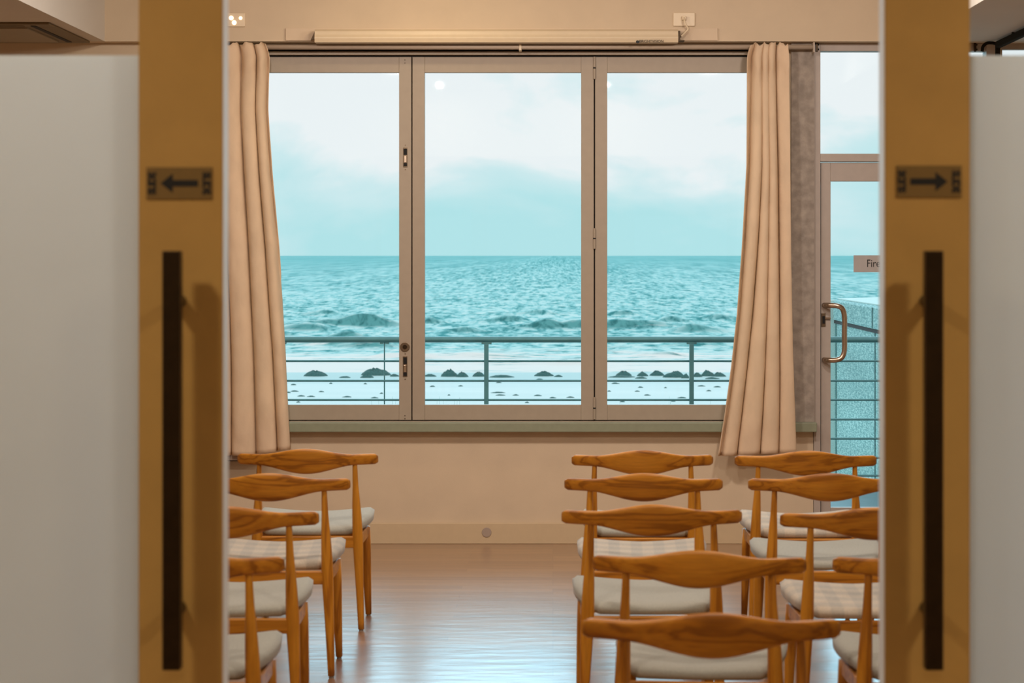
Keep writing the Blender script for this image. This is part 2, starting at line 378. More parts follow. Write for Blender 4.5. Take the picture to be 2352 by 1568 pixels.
# sashes
def sash(name, px0, px1, gx0, gx1, lab):
    w = empty(name, (X((px0+px1)/2, fy), fy+.02, Z(965, fy)))
    tag(w, lab, 'window', kind='structure')
    ox, oz = w.location.x, w.location.z
    a, b, g0, g1 = X(px0, fy)-ox, X(px1, fy)-ox, X(gx0, fy)-ox, X(gx1, fy)-ox
    z0, z1, h0, h1 = 0, Z(130, fy)-oz, Z(930, fy)-oz, Z(166, fy)-oz
    bm = boxes((a, g0, 0, .045, z0, z1), (g1, b, 0, .045, z0, z1))
    obj('stile', bm, 'frame', w, bevel=.0015)
    obj('rail', boxes((g0, g1, .0015, .045, z0, h0), (g0, g1, .0015, .045, h1, z1)), 'frame', w, bevel=.002)
    obj('pane', boxes((g0-.004, g1+.004, .024, .028, h0-.004, h1+.004)), 'glass', w)
    return w
w1 = sash('window_1', 527, 944.3, 556, 916, 'left window with flush bolts and a round lock on its right edge')
w2 = sash('window_2', 946.7, 1364, 975, 1335, 'middle window looking straight out at the sea')
w3 = sash('window_3', 1367, 1786, 1395, 1757, 'right window partly behind the right curtain')
struct('trim_4', boxes((X(940, fy), X(950, fy), fy+.045, fy+.07, Z(966, fy), Z(129, fy)), (X(1361, fy), X(1370, fy), fy+.045, fy+.07, Z(966, fy), Z(129, fy))),
       'black', 'black gaps between neighbouring window sashes', 'gap seal')
# hardware on the left sash
def loc_in(w, px, py, D=fy): return X(px, D)-w.location.x, Z(py, D)-w.location.z
def flush_bolt(w, px, y0, y1, slide):
    cx, za = loc_in(w, px, y0); _, zb = loc_in(w, px, y1)
    f = obj('flush_bolt', boxes((cx-.012, cx+.012, -.003, 0, zb, za)), 'bronze', w, bevel=.002, label='dark metal flush bolt')
    h = (za-zb)
    obj('recess', boxes((cx-.0095, cx+.0095, -.0036, -.0028, zb+h*.62, za-h*.06), (cx-.0095, cx+.0095, -.0036, -.0028, zb+h*.05, zb+h*.22)), 'black', f)
    obj('slider', boxes((cx-.007, cx+.007, -.009, -.003, zb+h*.24, zb+h*.58)), 'steel', f, bevel=.002)
    bm = bmesh.new()
    for z in (za+.012, zb-.012): disc(bm, (cx, z), .0035, -.002, 0, 10)
    obj('screw', bm, 'bronze', w)
flush_bolt(w1, 930.5, 338, 384, 1); flush_bolt(w1, 930, 818, 866, 0)
cx, cz = loc_in(w1, 929.5, 797)
lk = obj('lock', disc(bmesh.new(), (cx, cz), .026, -.005, 0), 'bronze', w1, bevel=.002, label='round worn metal lock rose')
obj('cylinder', disc(bmesh.new(), (cx, cz+.001), .012, -.009, -.005), 'darksteel', lk, bevel=.001)
bm = bmesh.new()
for py in (955, 962, 137, 144):
    a, b = loc_in(w1, 929.5, py); disc(bm, (a, b), .003, -.0015, 0, 10)
obj('screw', bm, 'darksteel', w1)
for i, (y0, y1) in enumerate(((130, 181), (524, 571), (912, 963))):      # hinges between middle and right sash
    a, z1 = loc_in(w3, 1365.5, y0); _, z0 = loc_in(w3, 1365.5, y1)
    h = obj('hinge', tube(bmesh.new(), [(a, -.006, z0), (a, -.006, z1)], .0065, 12), 'frame', w3)
    obj('knuckle_gap', tube(bmesh.new(), [(a, -.006, z0+(z1-z0)*.47), (a, -.006, z0+(z1-z0)*.53)], .0072, 12), 'black', h)

# curtain rod
RD = 12.1
rod = empty('curtain_rod', (X(1165, RD), RD, Z(108, RD)))
tag(rod, 'long beige curtain rod running across the top of the windows', 'curtain rod')
rx = rod.location.x
obj('pole', tube(bmesh.new(), [(X(470, RD)-rx, 0, 0), (X(1868, RD)-rx, 0, 0)], .0125, 16), 'rod', rod, smooth=True)
for px in (1195,):
    bx = X(px, RD)-rx
    obj('bracket', boxes((bx-.007, bx+.007, -.016, .1, -.02, .0135)), 'white_plastic', rod, bevel=.002, label='small cream support bracket')
obj('bracket', boxes((X(1868, RD)-rx-.002, X(1868, RD)-rx+.006, -.02, .07, -.03, .025)), 'rod', rod, bevel=.002)
obj('bracket', boxes((X(470, RD)-rx-.006, X(470, RD)-rx+.002, -.02, .1, -.03, .025)), 'rod', rod, bevel=.002)

# ------------------------------------------------------------ curtains
def interp(tab, y):
    for (y0, v0), (y1, v1) in zip(tab, tab[1:]):
        if y <= y1:
            t = max(0, (y-y0)/(y1-y0)); return v0+(v1-v0)*t
    return tab[-1][1]
def curtain(name, left, right, ytop, ybot, folds, seed, label, D=12.06):
    c = empty(name, (X((left[0][1]+right[0][1])/2, D), D, Z(ytop(0.5), D)))
    tag(c, label, 'curtain')
    ox, oz = c.location.x, c.location.z
    bm = bmesh.new(); NS, NT = 150, 90; grid = []
    for j in range(NT+1):
        t = j/NT; row = []
        for i in range(NS+1):
            s = i/NS
            py = ytop(s)*(1-t) + ybot(s)*t
            l, r = interp(left, py), interp(right, py)
            q = s*folds + .10*math.sin(3*t+seed) + .48*noise.noise(Vector((s*2.3, t*1.1, seed))) + .30*math.sin(5.1*s+seed)
            ph = 2*math.pi*q
            A = .018 + .030*min(1, t*3) - .010*t
            if t < .06: A = .030
            sn, cs = math.sin(ph), math.cos(ph)
            d = A*(1-1.9*abs(math.sin(ph/2))**.62)
            wx = (r-l)/F*D
            x = X(l, D) + wx*s - .30*(wx/folds)*math.sin(ph)*.5*(1-s**8)*(1-(1-s)**8)
            wr = .004*noise.noise(Vector((x*9, py*.02, seed*3))) + .002*noise.noise(Vector((x*30, py*.09, seed)))
            # pinched header just below the rod
            pin = math.exp(-((t-.055)/.025)**2)*.012*cs
            row.append(bm.verts.new((x-ox, d+wr+pin, Z(py, D)-oz)))
        grid.append(row)
    for a, b in zip(grid, grid[1:]):
        for i in range(NS): bm.faces.new((a[i], a[i+1], b[i+1], b[i]))
    cl = obj('cloth', bm, 'curtain', c, smooth=True)
    so = cl.modifiers.new('thick', 'SOLIDIFY'); so.thickness = .0035
    return c, cl
def rag(a, b, f, ph): return lambda s: a + b*math.sin(f*s+ph) + .35*b*math.sin(2.7*f*s+ph*2)
cl_left = [(90, 452), (400, 452), (1043, 440)]
cl_right = [(90, 603), (108, 612), (130, 618), (250, 615), (400, 625), (560, 639), (700, 648), (800, 655), (960, 663), (1045, 668)]
cl, clc = curtain('curtain', cl_left, cl_right, rag(101, 3.6, 31, 0), lambda s: 1045-14*max(0, s-.6)/.4, 5.2, 1.3,
        'cream curtain bunched at the left of the windows, hanging behind the left chairs')
cr_left = [(90, 1728), (108, 1722), (130, 1716), (380, 1715), (560, 1705), (720, 1693), (840, 1680), (950, 1665), (1047, 1650)]
cr_right = [(90, 1808), (130, 1811), (600, 1816), (800, 1820), (1047, 1829)]
cr, crc = curtain('curtain', cr_left, cr_right, rag(101, 3.6, 27, 1), lambda s: 1047-9*s, 3.6, 4.1,
        'cream curtain bunched at the right of the windows, flaring out towards its hem')
for c, pxs in ((cl, (497, 545, 596)), (cr, (1728, 1760, 1795))):
    for px in pxs:
        bm = bmesh.new(); cx = X(px, 12.06)-c.location.x; cz = Z(110, 12.06)-c.location.z
        pts = [(cx+.006*math.sin(k*math.pi/8), .04+.024*math.cos(k*math.pi/8)-.0, cz+.024*math.sin(k*math.pi/8)) for k in range(17)]
        obj('ring', tube(bm, pts, .0028, 8, caps=False), 'bronze', c, smooth=True)

# ------------------------------------------------------------ things on the upper wall
UD = 12.1
def rel(o, px, py, D): return X(px, D)-o.location.x, Z(py, D)-o.location.z
# flat cover board and projection screen housing
s = obj('backing_board', boxes((X(657, UD), X(1648, UD), UD-.014, UD, Z(93.5, UD), Z(65, UD))), 'wall_up', bevel=.001)
tag(s, 'flat cream backing board on the wall behind the projection screen case', 'board')
SD = 11.99
ps = empty('projection_screen', (X(1141, SD), UD-.014, Z(94, SD)))
tag(ps, 'rolled up projection screen in a long cream case above the windows', 'projection screen')
a0, zt = rel(ps, 722, 66, SD); a1, zb = rel(ps, 1558, 97, SD)
bm = bmesh.new()
prof = [(0, zt+.0), (-.07, zt), (-.085, zt-.012), (-.088, zt-.03), (-.095, zb+.026), (-.095, zb+.022), (-.088, zb), (0, zb)]
ra = [bm.verts.new((a0, y, z)) for y, z in prof]; rb = [bm.verts.new((a1, y, z)) for y, z in prof]
for i in range(len(prof)):
    j = (i+1) % len(prof); bm.faces.new((ra[i], ra[j], rb[j], rb[i]))
bm.faces.new(ra[::-1]); bm.faces.new(rb)
obj('case', bm, 'housing', ps, bevel=.001)
bm = bmesh.new()   # angled darker piece for the triangular shadow at the left end
tri = [(a0-.03, -.0, zb+.022), (a0, -.0, zt-.003), (a0, -.08, zt-.012), (a0, -.08, zb+.022)]
vs = [bm.verts.new(v) for v in tri]; bm.faces.new(vs); 
e = bmesh.ops.extrude_face_region(bm, geom=bm.faces[:]); bmesh.ops.translate(bm, vec=(0, 0, -.004), verts=[v for v in e['geom'] if isinstance(v, bmesh.types.BMVert)])
obj('end_bracket_or_shadow', bm, 'frame', ps)
obj('end_bracket_or_shadow', boxes((a1, a1+.012, -.06, 0, zb+.012, zb+.065), (a1, a1+.035, -.06, 0, zb+.008, zb+.016)), 'darksteel', ps, bevel=.002)
lg = text('lettering', 'BRIGHTVISION', .0195, (0, 0, 0), ps, 'sign_black', sx=1.0)
tx, tz = rel(ps, 1498, 91.2, SD-.09); lg.location = (tx, -.0965, tz); 
tx, tz = rel(ps, 1515, 96, SD-.09)
bm = bmesh.new(); tx, tz = rel(ps, 1466, 92.5, SD-.09)
disc(bm, (tx, tz), .0085, -.0972, -.095, 20)
obj('logo', bm, 'sign_black', ps)
# outlet plates
pl = empty('wall_socket', (X(1571, UD), UD, Z(45, UD)))
tag(pl, 'square cream wall socket above the right end of the projection screen', 'wall socket')
obj('plate', boxes((-.058, .058, -.012, 0, -.036, .036)), 'white_plastic', pl, bevel=.003)
obj('plug', boxes((-.012, .010, -.04, -.012, -.006, .016)), 'white_plastic', pl, bevel=.004)
cb = obj('power_cord', tube(bmesh.new(), arcpath([(X(1570, UD), UD-.038, Z(42, UD)), (X(1572, UD), UD-.05, Z(56, UD)), (X(1579, UD), UD-.045, Z(68, UD)), (X(1572, UD), UD-.05, Z(77, UD)), (X(1563, UD), UD-.06, Z(86, UD))]), .0052, 10), 'white_plastic', smooth=True)
tag(cb, 'short white cord from the wall socket down to the screen case', 'cord')
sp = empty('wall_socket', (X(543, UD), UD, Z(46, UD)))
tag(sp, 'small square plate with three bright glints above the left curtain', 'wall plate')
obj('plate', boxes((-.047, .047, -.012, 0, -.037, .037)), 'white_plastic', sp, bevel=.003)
for dx, dz, r in ((-.026, .010, .012), (.024, .009, .009), (-.010, -.015, .012)):  # glowing discs stand in for a lamp's reflection on the plastic
    obj('painted_glint', disc(bmesh.new(), (dx, dz), r, -.015, -.012, 14), 'glint_paint', sp, label='lamp glint painted as a small glowing white spot')
# low ledge at the left
o = obj('wall_ledge', boxes((X(380, 12.1), X(584, 12.1), 12.08, WD, Z(1057, 12.08), Z(1043.5, 12.08))), 'ledge', bevel=.003)
tag(o, 'grey low ledge on the wall beneath the left curtain hem', 'ledge')
o = obj('ledge_gap', boxes((X(380, 12.1), X(584, 12.1), 12.10, WD, Z(1059.5, 12.08), Z(1057, 12.08))), 'black', o)

# ------------------------------------------------------------ fire door, transom and the window beyond
dh = Z(117, fy)
struct('trim_5', boxes((dx0+.002, X(1884, fy), fy-.01, fy+.1, 0, zh), (X(2265, fy), dx1, fy-.01, fy+.1, 0, zh), (X(1884, fy), X(2265, fy), fy, fy+.1, dh, zh),
                       (X(1884, fy), X(2265, fy), fy-.01, fy+.1, Z(371, fy), Z(353, fy))), 'frame_grey', 'grey-beige metal frame around the fire door and the pane above it', 'door frame', bevel=.002)
w4 = empty('window_4', (X(2075, fy), fy+.03, Z(353, fy))); tag(w4, 'small pane above the fire door showing clouds', 'window', kind='structure')
obj('pane', boxes((X(1884, fy)-w4.location.x, X(2265, fy)-w4.location.x, .02, .025, 0, dh-w4.location.z)), 'glass', w4)
dr = empty('door_1', (X(2075, fy), fy+.012, .005)); tag(dr, 'glazed fire door with a curved steel pull handle', 'door', kind='structure')
ox = dr.location.x
def dX(px): return X(px, fy)-ox
zt, zb = Z(373, fy)-.005, 0
gz1, gz0 = Z(416, fy)-.005, Z(1166, fy)-.005
obj('stile', boxes((dX(1886), dX(1908.5), 0, .045, 0, zt), (dX(2241), dX(2263), 0, .045, 0, zt)), 'frame_grey', dr, bevel=.002)
obj('rail', boxes((dX(1908.5), dX(2241), .001, .045, gz1, zt), (dX(1908.5), dX(2241), .001, .045, 0, gz0)), 'frame_grey', dr, bevel=.002)
obj('pane', boxes((dX(1908.5), dX(2241), .02, .026, gz0, gz1)), 'glass', dr)
hz1, hz0 = Z(703, fy-.05), Z(829, fy-.05); hx0 = X(1894, fy)-ox; hx1 = X(1940, fy-.07)-ox
HD = -.075
path = [(hx0, 0, hz1), (hx0, HD*.4, hz1), (hx0+.02, HD*.85, hz1), (hx0+.06, HD, hz1-.003), (hx1-.012, HD, hz1-.018), (hx1, HD, hz1-.06), (hx1, HD, (hz0+hz1)/2),
        (hx1, HD, hz0+.06), (hx1-.012, HD, hz0+.018), (hx0+.06, HD, hz0+.003), (hx0+.02, HD*.85, hz0), (hx0, HD*.4, hz0), (hx0, 0, hz0)]
obj('handle', tube(bmesh.new(), arcpath(path, 6), .0145, 16), 'steel', dr, smooth=True, label='curved brushed steel pull handle')
lp = obj('lock', boxes((X(1886.5, fy)-ox, X(1896.5, fy)-ox, -.006, 0, Z(752, fy), Z(721, fy))), 'bronze', dr, bevel=.002)
obj('latch', boxes((X(1889, fy)-ox, X(1895, fy)-ox, -.010, -.006, Z(745, fy), Z(728, fy))), 'black', lp)
obj('key', boxes((X(1895, fy)-ox, X(1908, fy)-ox, -.016, -.008, Z(734, fy), Z(730.5, fy))), 'steel', lp)
fs = empty('fire_sign', (X(2030, fy), fy-.0, Z(605.5, fy))); tag(fs, 'grey rectangular sign reading Fire on the glass of the fire door', 'sign')
fs.location.y = fy+.028
hw = X(2098, fy)-X(2030, fy)
obj('plate', boxes((-hw, hw, -.004, 0, -(X(1289.5, fy)), X(1289.5, fy))), 'fire_plate', fs, bevel=.001)
text('lettering', 'Fire', .058, (X(2007.5, fy)-fs.location.x, -.0045, 0), fs, 'sign_black', sx=.82)
# small black corner catches at the door frame head
for px, lab in ((1875, 'small dark catch at the top of the door frame beside the column'), (2239, 'small dark catch at the top right of the pane above the door')):
    o = empty('frame_catch', (X(px, fy), fy-.01 if px < 2000 else fy, Z(108, fy))); tag(o, lab, 'catch')
    obj('plate', boxes((-.006, .006, -.014, 0, -.026, .022)), 'darksteel', o, bevel=.002)
    obj('pin', boxes((.004, .013, -.010, -.002, .008, .016), (.004, .013, -.010, -.002, -.018, -.010)), 'black', o)
w5 = empty('window_5', (X(2500, fy), fy+.02, zs)); tag(w5, 'far right window mostly hidden behind the frosted sliding door', 'window', kind='structure')
ox = w5.location.x; zt = Z(113, fy)-zs
obj('frame', boxes((wx0-ox, X(2303, fy)-ox, -.01, .05, 0, zh-zs), (X(2800, fy)-ox, wx1-ox, 0, .05, 0, zh-zs), (wx0-ox, wx1-ox, 0, .05, zt, zh-zs), (wx0-ox, wx1-ox, 0, .05, 0, .08)), 'frame_grey', w5, bevel=.002)
obj('pane', boxes((X(2303, fy)-ox, X(2800, fy)-ox, .02, .025, .08, zt)), 'glass', w5)

# ------------------------------------------------------------ ceiling fittings
ac = empty('air_conditioner', (-2.96, 11.6, 2.695)); tag(ac, 'square cassette air conditioner in the lowered ceiling at the left', 'air conditioner')
zf = -.012
obj('frame', boxes((-.49, .49, -.5, -.36, zf, 0), (-.49, .49, .36, .48, zf, 0), (-.49, -.35, -.36, .36, zf, 0), (.35, .49, -.36, .36, zf, 0)), 'ac_dark', ac, bevel=.004)
obj('grille', boxes((-.35, .35, -.36, .36, -.02, 0)), 'ac', ac, bevel=.004)
for a in ((.385, .41, -.44, .40), (-.41, -.385, -.44, .40)):
    obj('outlet', boxes((a[0], a[1], a[2], a[3], zf-.003, zf)), 'black', ac, label='narrow black air outlet slot')
obj('outlet', boxes((-.35, .35, -.44, -.41, zf-.003, zf)), 'ac_dark', ac)
tk = empty('ceiling_track', (2.36, 11.3, 2.695)); tag(tk, 'dark curtain track on the lowered ceiling at the right', 'curtain track')
obj('track', boxes((-.014, .014, -1.6, .70, -.045, -.01)), 'brown_rod', tk, bevel=.002)
obj('hanger', boxes((-.006, .006, -.9, -.88, -.012, 0)), 'brown_rod', tk); obj('hanger', boxes((-.006, .006, .3, .32, -.012, 0)), 'brown_rod', tk)
bm = tube(bmesh.new(), arcpath([(0, .70, -.025), (-.02, .76, -.012), (-.045, .78, -.012), (-.065, .78, -.03), (-.07, .78, -.055)]), .009, 10)
obj('end_hook', bm, 'brown_rod', tk, smooth=True)
obj('end_post', boxes((-.012, .012, .70, .724, -.09, -.01)), 'brown_rod', tk, bevel=.002)

# ------------------------------------------------------------ sliding doors in the foreground
DD = 4.0
def slide_door(name, inner, outer, far, hpx, sgn, lab):
    d = empty(name, ((X(inner, DD)+far)/2, DD, .012)); tag(d, lab, 'door', kind='structure')
    ox = d.location.x; xi, xo = X(inner, DD)-ox, X(outer, DD)-ox; xf = far-ox
    H = 2.42; e = sgn*.15
    st = boxes((min(xi, xo), max(xi, xo), 0, .062, 0, H))
    obj('stile', st, 'stile', d, bevel=.002)
    obj('edge_strip', boxes((min(xi, xi-sgn*.0-.0015), max(xi, xi+.0015), .0015, .0605, .001, H-.001)), 'edge', d, label='pale grey strip on the meeting edge')
    obj('stile', boxes((min(xf, xf+e), max(xf, xf+e), 0, .062, 0, H)), 'stile', d, bevel=.002)
    a, b = sorted((xo, xf+e))
    obj('rail', boxes((a, b, .001, .062, H-.12, H), (a, b, .001, .062, 0, .16)), 'stile', d, bevel=.002)
    zf = Z(124, DD)-.012
    obj('pane', boxes((a, b, .028, .034, zf, H-.12)), 'glass_door', d, label='clear glass strip above the frosting')
    obj('frosted_pane', boxes((a, b, .028, .034, .16, zf)), 'film', d, label='cloudy frosted glass')
    # pull handle
    hD = DD-.075; hx = X(hpx, hD)-ox; hz0, hz1 = Z(1536, hD)-.012, Z(576, hD)-.012
    h = obj('handle', boxes((hx-.0155, hx+.0155, -.09, -.06, hz0, hz1)), 'darksteel', d, bevel=.002, label='long square dark metal pull handle')
    for py in (692, 1400):
        z = Z(py, DD-.03)-.012
        obj('handle_mount', tube(bmesh.new(), [(hx, -.061, z), (hx, 0, z)], .012, 14), 'darksteel', h, smooth=False)
    return d
dl = slide_door('door_2', 511.5, 318, -1.70, 396, 1, 'tan sliding door leaf at the left, frosted glass and long dark handle')
drr = slide_door('door_3', 2032, 2228, 1.72, 2143.5, -1, 'tan sliding door leaf at the right, frosted glass and long dark handle')
def slide_sign(px0, px1, py0, py1, dirn, lab):
    cxp, cyp = (px0+px1)/2, (py0+py1)/2
    s = empty('slide_sign', (X(cxp, DD), DD, Z(cyp, DD))); tag(s, lab, 'sign', 'slide arrow signs on the sliding doors')
    hw, hh = (px1-px0)/2/1300, (py1-py0)/2/1300
    obj('plate', boxes((-hw, hw, -.003, 0, -hh, hh)), 'sign_plate', s, bevel=.0008)
    bm = bmesh.new(); k = dirn/1300
    pts = [(-43, 7.5), (15, 7.5), (15, 22), (43, 0), (15, -22), (15, -7.5), (-43, -7.5)]
    vs = [bm.verts.new((p[0]*k, -.0036, p[1]/1300)) for p in pts]; bm.faces.new(vs)
    e = bmesh.ops.extrude_face_region(bm, geom=bm.faces[:]); bmesh.ops.translate(bm, vec=(0, .0008, 0), verts=[v for v in e['geom'] if isinstance(v, bmesh.types.BMVert)])
    obj('arrow', bm, 'sign_black', s)
    text('lettering', 'SLIDE', .0185, (-hw+.0105, -.0034, 0), s, 'sign_black', spin=math.pi/2, sx=.86, bold=.0009)
    text('lettering', 'SLIDE', .0185, (hw-.0105, -.0034, 0), s, 'sign_black', spin=-math.pi/2, sx=.86, bold=.0009)
slide_sign(337, 488, 384, 458, -1, 'small brown SLIDE sign whose black arrow points left, on the left sliding door')
slide_sign(2058, 2208, 380, 454, 1, 'small brown SLIDE sign whose black arrow points right, on the right sliding door')
# foyer around the camera
struct('wall_front', boxes((XL-.2, -1.6, 4.08, 4.2, 0, 3.16), (1.62, XR+.2, 4.08, 4.2, 0, 3.16), (-1.6, 1.62, 4.08, 4.2, 2.44, 3.16)), 'wall', 'wall around the sliding door opening', 'wall')
struct('trim_6', boxes((-2.0, 2.0, 3.96, 4.08, 2.436, 2.56)), 'stile', 'tan header track above the sliding doors', 'door track', bevel=.003)
struct('wall_foyer_left', boxes((-3.2, -3.1, -3.1, 4.08, 0, 3.0)), 'wall', 'left wall of the entrance space', 'wall')
struct('wall_foyer_right', boxes((3.1, 3.2, -3.1, 4.08, 0, 3.0)), 'wall', 'right wall of the entrance space', 'wall')
struct('wall_foyer_rear', boxes((-3.2, 3.2, -3.2, -3.1, 0, 3.0)), 'wall', 'rear wall of the entrance space', 'wall')
struct('ceiling_foyer', boxes((-3.2, 3.2, -3.2, 4.08, 3.0, 3.1)), 'ceil', 'ceiling of the entrance space', 'ceiling')

# ------------------------------------------------------------ chairs
def make_chair(seatmat):
    c = empty('elbow_chair')
    # back rest: a bowed, leaf shaped rail lofted along its length
    bm = bmesh.new(); n = 48; seg = 16; rings = []
    for i in range(n+1):
        u = -1+2*i/n; au = abs(u)
        e = 1.0
        if au > .95: e = max(.72, math.sqrt(max(0, 1-((au-.95)/.05)**2)*.5+.5))
        bp = .5*(1+math.cos(math.pi*min(1, au/.70)))
        zt = .7325 + .026*bp - .004*(au > .72)*(au-.72)
        zb = .6865 - .034*bp**.9
        zc, hh = (zt+zb)/2, (zt-zb)/2*e
        th = (.0125 + .003*au + .002*bp)*e
        yc = -.25 + .090*au**1.9
        x = u*.2860; sl = .090*1.9*au**.9*(1 if u > 0 else -1)/.2885
        nrm = Vector((-sl, 1, 0)).normalized()
        ring = []
        for k in range(seg):
            a = 2*math.pi*k/seg; ca, sa = math.cos(a), math.sin(a)
            dz = hh*abs(sa)**.55*(1 if sa > 0 else -1); dn = th*abs(ca)**.55*(1 if ca > 0 else -1)
            tilt = -.18*dz
            ring.append(bm.verts.new((x+nrm.x*dn, yc+nrm.y*dn+tilt, zc+dz)))
        rings.append(ring)
    for a, b in zip(rings, rings[1:]):
        for k in range(seg): bm.faces.new((a[k], a[(k+1) % seg], b[(k+1) % seg], b[k]))
    bm.faces.new(rings[0]); bm.faces.new(rings[-1][::-1])
    obj('backrest', bm, 'wood_x', c, smooth=True)
    for s in (-1, 1):
        pts = arcpath([(s*.197, -.200, .700), (s*.200, -.196, .60), (s*.2055, -.190, .46), (s*.209, -.184, .36), (s*.2165, -.188, .18), (s*.2235, -.196, .008)], 5)
        m_ = len(pts)-1
        def rad(z): return interp([(0, .0125), (.18, .0165), (.38, .0225), (.5, .0185), (.6, .0125), (.7, .0095)], z)
        l = obj('leg', tube(bmesh.new(), pts, [rad(p.z) for p in pts], 16), 'wood_z', c, smooth=True)
        obj('glide', tube(bmesh.new(), [(s*.2236, -.196, 0), (s*.2235, -.196, .009)], .0095, 12), 'rubber', l)
    for s in (-1, 1):
        pts = [(s*.208, .198, .385), (s*.211, .2, .30), (s*.216, .203, .15), (s*.221, .207, .008)]
        l = obj('leg', tube(bmesh.new(), pts, [.021, .0205, .017, .013], 16), 'wood_z', c, smooth=True)
        obj('glide', tube(bmesh.new(), [(s*.221, .207, 0), (s*.221, .207, .009)], .0095, 12), 'rubber', l)
    # seat frame
    obj('rear_rail', boxes((-.2, .2, -.196, -.174, .343, .391)), 'wood_x', c, bevel=.004)
    obj('front_rail', boxes((-.208, .208, .19, .208, .343, .391)), 'wood_x', c, bevel=.004)
    for s in (-1, 1):
        bm = bmesh.new(); q = [(s*.198, -.18), (s*.218, -.18), (s*.222, .195), (s*.202, .195)]
        lo = [bm.verts.new((x, y, .343)) for x, y in q]; hi = [bm.verts.new((x, y, .391)) for x, y in q]
        for k in range(4): bm.faces.new((lo[k], lo[(k+1) % 4], hi[(k+1) % 4], hi[k]))
        bm.faces.new(lo); bm.faces.new(hi)
        obj('side_rail', bm, 'wood_x', c, bevel=.004)
    # seat cushion: a saddle shaped pad, wider at the front
    bm = bmesh.new(); NU, NV = 30, 30; top, bot = [], []
    for j in range(NV+1):
        v = -1+2*j/NV; rt, rb = [], []
        for i in range(NU+1):
            u = -1+2*i/NU
            # squircle mapping for rounded corners
            uu = u*math.sqrt(1-.16*v*v) ; vv = v*math.sqrt(1-.10*u*u)
            t = (vv+1)/2
            hwid = .186 + (.268-.186)*min(1, t**.75) 
            x = uu*hwid*1.0; y = -.178 + .425*t
            e = max(abs(u), abs(v)); edge = max(0, (e-.72)/.28)
            rnd = math.sqrt(max(0, 1-edge**2.4))
            ztop = .429 + .030*t + .018*u*u*t + .002*(1-v*v) - .006*(1-abs(u))
            th = .052 - .012*t + .0*u
            zbot = .390 + .016*t*abs(u)**3 + .004*t
            mid = zbot + (ztop-zbot)*.55
            rt.append((x, y, mid+(ztop-mid)*(.25+.75*rnd))); rb.append((x*.985, y, mid-(mid-zbot)*(.7+.3*rnd)))
        top.append([bm.verts.new(p) for p in rt]); bot.append([bm.verts.new(p) for p in rb])
    for j in range(NV):
        for i in range(NU):
            bm.faces.new((top[j][i], top[j][i+1], top[j+1][i+1], top[j+1][i]))
            bm.faces.new((bot[j][i], bot[j+1][i], bot[j+1][i+1], bot[j][i+1]))
    for i in range(NU):
        bm.faces.new((top[0][i], bot[0][i], bot[0][i+1], top[0][i+1])); bm.faces.new((top[NV][i], top[NV][i+1], bot[NV][i+1], bot[NV][i]))
        bm.faces.new((top[i][0], top[i+1][0], bot[i+1][0], bot[i][0])); bm.faces.new((top[i][NU], bot[i][NU], bot[i+1][NU], top[i+1][NU]))
    obj('seat', bm, seatmat, c, smooth=True)
    return c
proto = {'fabric': make_chair('fabric'), 'plaid': make_chair('plaid')}
used = set()
chairs = [
 (707, 320, 0, 'fabric', 'wooden chair with a pale blue-grey seat, nearest the wall under the left curtain'),
 (621, 360, 1, 'plaid', 'wooden chair with a checked seat, second from the window wall in the left column'),
 (519, 414, 2, 'fabric', 'wooden chair with a plain beige seat in the left column, third from the window wall'),
 (405, 487, 1, 'fabric', 'wooden chair half hidden by the left sliding door, nearest the camera in the left column'),
 (1475.5, 322, 0, 'fabric', 'wooden chair with a pale blue-grey seat, frontmost of the middle column, below the right window'),
 (1480, 360, -1, 'plaid', 'wooden chair with a checked seat in the middle column, second from the window wall'),
 (1495, 411, 1, 'fabric', 'wooden chair with a plain beige seat in the middle of the middle column'),
 (1618, 486, -5, 'fabric', 'wooden chair set to the right, fourth from the window in the middle column'),
 (1637, 587, -1, 'fabric', 'largest wooden chair, plain beige seat, closest to the sliding doors'),
 (1850.5, 323, 0, 'plaid', 'wooden chair with a checked seat standing in front of the fire door and right curtain'),
 (1898, 360, 1, 'fabric', 'wooden chair with a plain pale seat, second from the fire door in the right column'),
 (1999, 416, 1, 'plaid', 'wooden chair with a checked seat in the right column, third from the fire door'),
 (2158, 487, 0, 'fabric', 'wooden chair mostly hidden by the right sliding door, only its left end showing'),
]
for px, W, yaw, mat, lab in chairs:
    D = F*.577/W
    c = proto[mat] if mat not in used else copy_tree(proto[mat])
    used.add(mat)
    c.location = (X(px, D), D+.17, 0); c.rotation_euler = (0, 0, math.radians(yaw))
    tag(c, lab, 'chair', 'wooden elbow chairs in three columns facing the windows')

# ------------------------------------------------------------ outside
struct('balcony_slab', boxes((-8, 8, 12.42, 15.2, -.25, -.03)), 'deck', 'dark balcony floor outside the fire door', 'balcony floor')  # slab in a mottled dark teal
BD = 15.05
br = empty('balcony_railing', (0, BD, -.03)); tag(br, 'grey-teal metal balcony railing with thin horizontal wires in front of the sea', 'railing')
def bz(py): return Z(py, BD)+.03
bm = bmesh.new()
tube(bm, [(-7, 0, bz(779.5)), (7, 0, bz(779.5))], .0205, 16)
obj('top_rail', bm, 'rail_metal', br, smooth=True)
for py in (829, 874, 918, 963, 1007, 1051, 1092):
    obj('wire', tube(bmesh.new(), [(-7, 0, bz(py)), (7, 0, bz(py))], .0072, 8), 'rail_metal', br, smooth=True)
for px in (176, 647, 1118, 1589, 2062, 2533):
    x = X(px, BD)
    b = boxes((x-.017, x+.012, -.03, .03, 0, bz(789)))
    obj('post', b, 'rail_metal', br, bevel=.003)
    obj('bracket', boxes((x-.035, x+.032, -.012, .012, bz(790), bz(785))), 'rail_metal', br, bevel=.002)
